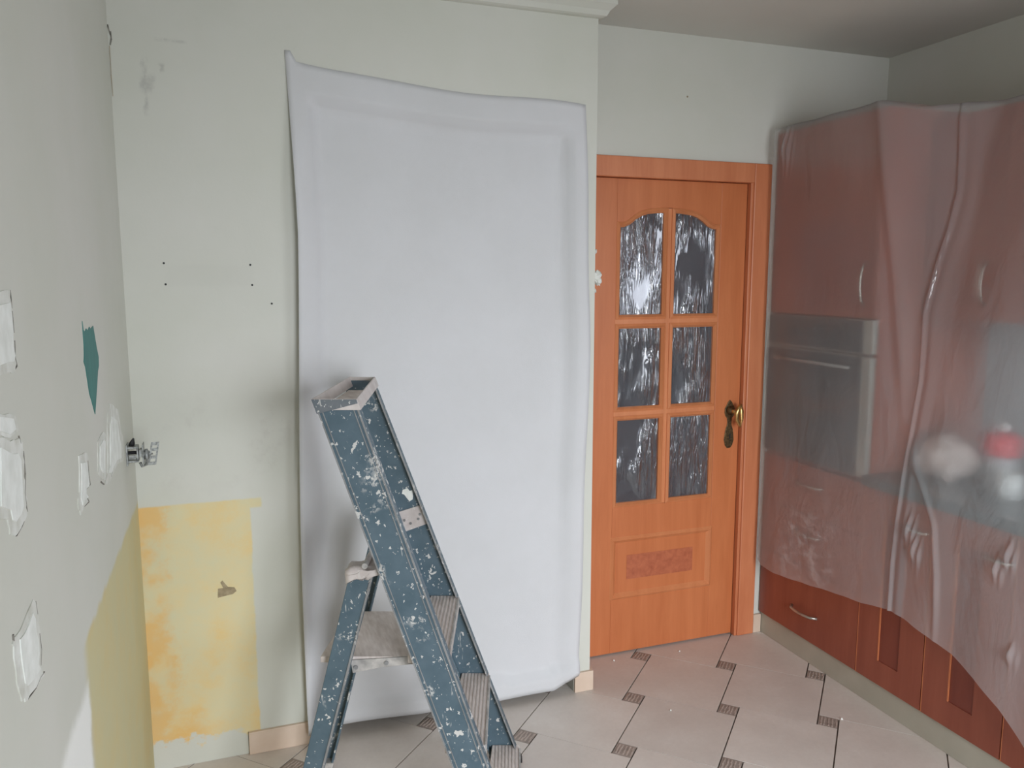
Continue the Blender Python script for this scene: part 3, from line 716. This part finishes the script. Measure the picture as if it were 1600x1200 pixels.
# ------------------------------------------------------------------ protective film over the kitchen
def lerp_tab(T, x):
    T = sorted(T)
    if x <= T[0][0]: return T[0][1]
    for (a, p), (b, q) in zip(T, T[1:]):
        if x <= b: return p+(q-p)*(x-a)/(b-a)
    return T[-1][1]
BOT = [(1.10, .10), (1.35, .15), (1.556, .217), (1.646, .290), (1.739, .345), (1.83, .385), (1.92, .402), (2.0, .420), (2.088, .430), (2.202, .409), (2.366, .390), (2.566, .360), (2.70, .345), (2.80, .345), (2.83, .37)]
SEAM = [(2.116, 2.065), (1.876, 2.038), (1.751, 2.043), (1.646, 2.056), (1.476, 2.070), (1.369, 2.057), (1.241, 2.044), (1.066, 2.049), (0.908, 2.062), (0.744, 2.079), (0.603, 2.088), (0.430, 2.088)]
SEAM2 = [(1.10, 2.045), (0.964, 2.014), (0.887, 1.969), (0.791, 1.923), (0.623, 1.903), (0.493, 1.898), (.3, 1.90)]
def sst(t): t = max(0, min(1, t)); return t*t*(3-2*t)
def film_x(y, z):
    xa_ = XF-.055
    # straight fall from the wall units to the worktop edge
    zt = 2.15; tt = max(0, min(1, (z-.90)/(zt-.90)))
    xb_ = (XF-.055)+(XU-.04-(XF-.055))*tt**1.3
    k = sst((YT0-.02-y)/.30)
    x = xa_*(1-k)+xb_*k
    x += mnoise.noise(Vector((y*3.0, z*1.3, .5)))*.010+mnoise.noise(Vector((y*8, z*3, 2)))*.003
    x += .004*math.sin(y*24+2.2*math.sin(z*2.1))*sst((2.2-z)/2)*sst((2.5-y)/.6)
    ys = lerp_tab([(a, b) for a, b in SEAM], z)
    x -= .012*math.exp(-((y-ys)/.0065)**2)+.006*math.exp(-((y-ys+.03)/.02)**2)
    if z < 1.1:
        ys2 = lerp_tab(SEAM2, z)
        x -= .010*math.exp(-((y-ys2)/.010)**2)*sst((1.1-z)/.15)*sst((z-.3)/.3)
    ys3 = YT0-.02-(2.2-z)*.16                        # soft fold falling from the corner of the tall cabinet
    if z > 1.0: x -= .012*math.exp(-((y-ys3)/.025)**2)*sst((z-1.0)/.4)
    # puckers where tape pulls
    for py, pz, w_ in ((2.02, .74, .022), (1.99, .68, .02), (1.651, .774, .016), (1.685, .722, .014), (1.62, .477, .012), (2.75, 2.115, .03)):
        dy_, dz_ = y-py, (z-pz)*.45
        r = math.hypot(dy_, dz_)
        if r < w_*3: x -= .014*math.exp(-(r/w_)**2)*(1+.6*math.sin(dy_*260+dz_*80))
    lim = XF-.036 if (z < .9 or y > YT0-.03) else 9
    return min(x, lim)
m = MB(); ys_ = [1.10+(2.83-1.10)*i/430 for i in range(431)]; NZ = 170
for j in range(-6, NZ+1):
    for y in ys_:
        zt = 2.198 if y > YT0 else 2.198-.034*sst((YT0-y)/.15)
        zt += .0015*math.sin(y*31); zb = lerp_tab(BOT, y)+.001*math.sin(y*50)
        if j < 0:
            m.v.append((film_x(y, zt)+.020*(-j)+.02*sst(-j/2), y, zt+.004+.001*math.sin(y*40)))
        else:
            t = j/NZ; z = zt+(zb-zt)*t
            m.v.append((film_x(y, z), y, z))
W_ = len(ys_)
for j in range(NZ+6):
    for i in range(W_-1):
        a = j*W_+i; m.f.append([a, a+1, a+W_+1, a+W_]); m.m.append(0)
film = obj('plastic_sheet', m, 'plastic_film', None, (XF-.05, 2.0, .2), smooth=True)
tag(film, 'translucent milky plastic film draped over the red kitchen cabinets', 'plastic sheet')

# ------------------------------------------------------------------ step ladder (u = right of camera, w = ahead of camera, z up)
R_ = Vector((math.cos(YAW), -math.sin(YAW), 0)); F_ = Vector((math.sin(YAW), math.cos(YAW), 0))
def L(u, w_, z): return R_*u+F_*w_+Vector((0, 0, z))
lad = thing('step_ladder', 'paint-splattered blue grey wooden and metal stepladder standing before the white sheet', 'ladder', tuple(L(-.28, 2.26, 0)))
def line(p, q):           # (u,z),(u,z) -> u at z
    return lambda z: p[0]+(q[0]-p[0])*(z-p[1])/(q[1]-p[1])
def rail(m, ul, ur, z0, z1, w0, w1, mi=0, t=None):
    m.hexa([L(ul(z0), w0, z0), L(ur(z0), w0, z0), L(ur(z0), w1, z0), L(ul(z0), w1, z0), L(ul(z1), w0, z1), L(ur(z1), w0, z1), L(ur(z1), w1, z1), L(ul(z1), w1, z1)], mi)
def sh(f, d): return lambda z: f(z)+d
nl = line((-.515, 1.282), (-.172, .279)); nr = line((-.403, 1.282), (-.070, .279))
fl_ = line((-.530, 1.28), (-.066, 0.0)); fr_ = line((-.432, 1.28), (.032, 0.0))
m = MB(); rail(m, nl, nr, .012, 1.270, 2.044, 2.050); rail(m, nl, sh(nl, .005), .012, 1.256, 2.05, 2.072); rail(m, sh(nr, -.005), nr, .012, 1.256, 2.05, 2.072)
st = obj('stile', m, 'ladder_blue', lad, bevel=.0015)
m = MB(); rail(m, sh(nl, .001), sh(nl, .005), .02, 1.266, 2.0415, 2.044); rail(m, sh(nl, .013), sh(nl, .0155), .02, 1.266, 2.0425, 2.044); rail(m, sh(nr, -.006), sh(nr, -.001), .02, 1.266, 2.0415, 2.044); rail(m, sh(nr, -.016), sh(nr, -.0135), .02, 1.266, 2.0425, 2.044)
obj('rim', m, 'ladder_rim', st)
m = MB(); rail(m, fl_, fr_, .012, 1.276, 2.488, 2.494); rail(m, sh(fr_, -.005), fr_, .012, 1.252, 2.466, 2.488); rail(m, fl_, sh(fl_, .005), .012, 1.252, 2.466, 2.488)
st2 = obj('stile', m, 'ladder_blue', lad, bevel=.0015)
m = MB(); rail(m, sh(fr_, -.005), sh(fr_, 0.0), .012, 1.25, 2.463, 2.466); obj('rim', m, 'ladder_rim', st2)
for a, b, w0, w1 in ((nl, nr, 2.040, 2.076), (fl_, fr_, 2.462, 2.498)):
    m = MB(); rail(m, sh(a, -.003), sh(b, .003), 0, .022, w0, w1); obj('rubber_foot', m, 'black', lad, bevel=.003)
# top box: four plates around a sunken board
m = MB(); zt, zb = 1.287, 1.258
uL, uR, fL, fR = -.517, -.400, -.513, -.430
ring_o = [L(uL, 2.036, 0), L(uR, 2.036, 0), L(fR, 2.498, 0), L(fL, 2.498, 0)]
ring_i = [L(uL+.004, 2.041, 0), L(uR-.004, 2.041, 0), L(fR-.004, 2.493, 0), L(fL+.004, 2.493, 0)]
up = lambda P, z: [p+Vector((0, 0, z)) for p in P]
lean = lambda P: [p+R_*.010+Vector((0, 0, zb)) for p in P]
m.ring(lean(ring_o), lean(ring_i), up(ring_o, zt), up(ring_i, zt))
obj('top_box', m, 'ladder_tread', lad, bevel=.001)
m = MB(); m.prism(up([L(uL+.022, 2.052, 0), L(uR-.004, 2.052, 0), L(fR-.004, 2.462, 0), L(fL+.010, 2.462, 0)], 1.240), up([L(uL+.008, 2.052, 0), L(uR-.006, 2.052, 0), L(fR-.006, 2.462, 0), L(fL+.006, 2.462, 0)], 1.250))
obj('tread', m, 'ladder_wood', lad)
# front skirt plate on the near stile head
m = MB(); m.prism([L(a, 2.036, b) for a, b in ((-.517, 1.286), (-.504, 1.248), (-.397, 1.276), (-.400, 1.286))], [L(a, 2.034, b) for a, b in ((-.517, 1.286), (-.504, 1.248), (-.397, 1.276), (-.400, 1.286))])
obj('head_plate', m, 'ladder_head', lad, bevel=.001)
# treads of the tall section
for uR_, z in ((-.174, .572), (-.075, .305), (.024, .050)):
    P = [L(uR_-.112, 2.074, 0), L(uR_, 2.074, 0), L(uR_, 2.486, 0), L(uR_-.090, 2.486, 0)]
    m = MB(); m.prism(up(P, z-.024), up(P, z))
    t = obj('tread', m, 'ladder_wood', lad, bevel=.002)
    m = MB()
    for k in range(7): rr = uR_-.010-.011*k; Q = [L(rr-.0035, 2.08, 0), L(rr, 2.08, 0), L(rr, 2.48, 0), L(rr-.0035, 2.48, 0)]; m.prism(up(Q, z), up(Q, z+.0015))
    obj('grip_rib', m, 'ladder_tread', t, kind='stuff')
    m = MB(); Q = [L(uR_-.001, 2.074, 0), L(uR_+.004, 2.074, 0), L(uR_+.004, 2.464, 0), L(uR_-.001, 2.464, 0)]; m.prism(up(Q, z-.03), up(Q, z+.003)); obj('nosing', m, 'ladder_metal', t)
m = MB(); q = [(-.243, .595), (-.222, .595), (-.218, .575), (-.240, .573)]
# tread fixing plate left on the far stile
P = [(-.367, .851), (-.289, .876), (-.266, .816), (-.341, .788)]
m = MB(); m.prism([L(a, 2.484, b) for a, b in P], [L(a, 2.488, b) for a, b in P]); fp = obj('fixing_plate', m, 'ladder_tread', lad)
for a, b in ((-.345, .825), (-.325, .815), (-.295, .845), (-.30, .83)):
    m = MB(); m.tube([L(a, 2.484, b), L(a, 2.481, b)], .004, 8); obj('rivet', m, 'ladder_rim', fp)
P = [(-.349, .925), (-.333, .929), (-.327, .921), (-.319, .923), (-.316, .905), (-.318, .893), (-.328, .887), (-.338, .900), (-.344, .909), (-.352, .912)]
m = MB(); m.prism([L(a, 2.4875, b) for a, b in P], [L(a, 2.4855, b) for a, b in P]); obj('plaster_splash', m, 'plaster_light', st2)
# rear legs
ll = line((-.443, .791), (-.585, .239)); lr = line((-.378, .791), (-.526, .239))
m = MB(); rail(m, ll, lr, .012, .815, 2.080, 2.086); rail(m, sh(lr, -.005), lr, .012, .815, 2.086, 2.106); rail(m, ll, sh(ll, .005), .012, .815, 2.086, 2.106)
lg = obj('leg', m, 'ladder_blue', lad, bevel=.0015)
m = MB(); rail(m, sh(lr, -.006), sh(lr, 0.0), .012, .80, 2.0775, 2.080); obj('rim', m, 'ladder_rim', lg)
gr = line((-.430, .620), (-.587, .018)); gl_ = sh(gr, -.058)
m = MB(); rail(m, gl_, gr, .012, .86, 2.450, 2.456); rail(m, sh(gr, -.006), gr, .012, .86, 2.424, 2.450); rail(m, gl_, sh(gl_, .006), .012, .86, 2.424, 2.450)
obj('leg', m, 'ladder_blue', lad, bevel=.0015)
for a, b, w0, w1 in ((ll, lr, 2.076, 2.110), (gl_, gr, 2.420, 2.460)):
    m = MB(); rail(m, sh(a, -.003), sh(b, .003), 0, .026, w0, w1); obj('rubber_foot', m, 'ladder_metal', lad, bevel=.003)
# pivot bar between the stiles where the legs hang
m = MB(); m.tube([L(-.395, 2.06, .83), L(-.395, 2.47, .83)], .008, 10); obj('pivot_bar', m, 'ladder_metal', lad)
# lumpy cap on the near rear leg
bm = bmesh.new(); bmesh.ops.create_cube(bm, size=1); bmesh.ops.subdivide_edges(bm, edges=bm.edges, cuts=5, use_grid_fill=True)
m = MB()
for v in bm.verts:
    p = v.co; n = mnoise.noise(p*3+Vector((2, 2, 2)))*.18
    u = -.402+p.x*(.092+.03*n); z = .806+p.z*(.026-.016*p.x)*(1+2*n)+p.x*.020+mnoise.noise(p*5)*.012
    m.v.append(tuple(L(u, 2.105+p.y*.09, z)))
for f in bm.faces: m.f.append([v.index for v in f.verts]); m.m.append(0)
bm.free(); obj('leg_cap', m, 'ladder_tread', lad, smooth=True)
# folding platform with its metal edge bar
P = [L(-.535, 2.112, 0), L(-.262, 2.112, 0), L(-.262, 2.418, 0), L(-.515, 2.418, 0)]
m = MB(); m.prism(up(P, .530), up(P, .548)); pf = obj('platform', m, 'ladder_wood', lad, bevel=.002)
m = MB(); P = [(-.450, .540), (-.262, .552), (-.262, .530), (-.360, .520), (-.445, .502)]
m.prism([L(a, 2.106, b) for a, b in P], [L(a, 2.112, b) for a, b in P]); sp = obj('edge_bar', m, 'ladder_metal', lad, bevel=.001)
for a, b in ((-.435, .520), (-.350, .533), (-.28, .541)):
    m = MB(); m.tube([L(a, 2.106, b), L(a, 2.102, b)], .006, 10); obj('rivet', m, 'ladder_rim', sp)

# plaster crumbs on the tiles
for x, y, lb in ((1.476, 2.84, 'tiny white plaster crumb before the hinge side of the door'), (1.78, 2.82, 'tiny white plaster crumb before the middle of the door bottom'),
                 (1.497, 2.42, 'tiny white plaster crumb in the middle of a floor tile'), (2.052, 2.155, 'tiny white plaster crumb beside a ridged tile insert near the plinth')):
    bm = bmesh.new(); bmesh.ops.create_icosphere(bm, subdivisions=1, radius=.0045)
    for v in bm.verts: v.co *= random.uniform(.6, 1.2); v.co.z = max(-.003, v.co.z)+.003
    me = bpy.data.meshes.new('plaster_crumb'); bm.to_mesh(me); bm.free(); me.materials.append(M['plaster_light'])
    o = bpy.data.objects.new('plaster_crumb', me); link(o, None, (x, y, .0003))
    tag(o, lb, 'crumb', 'plaster crumbs on the floor')
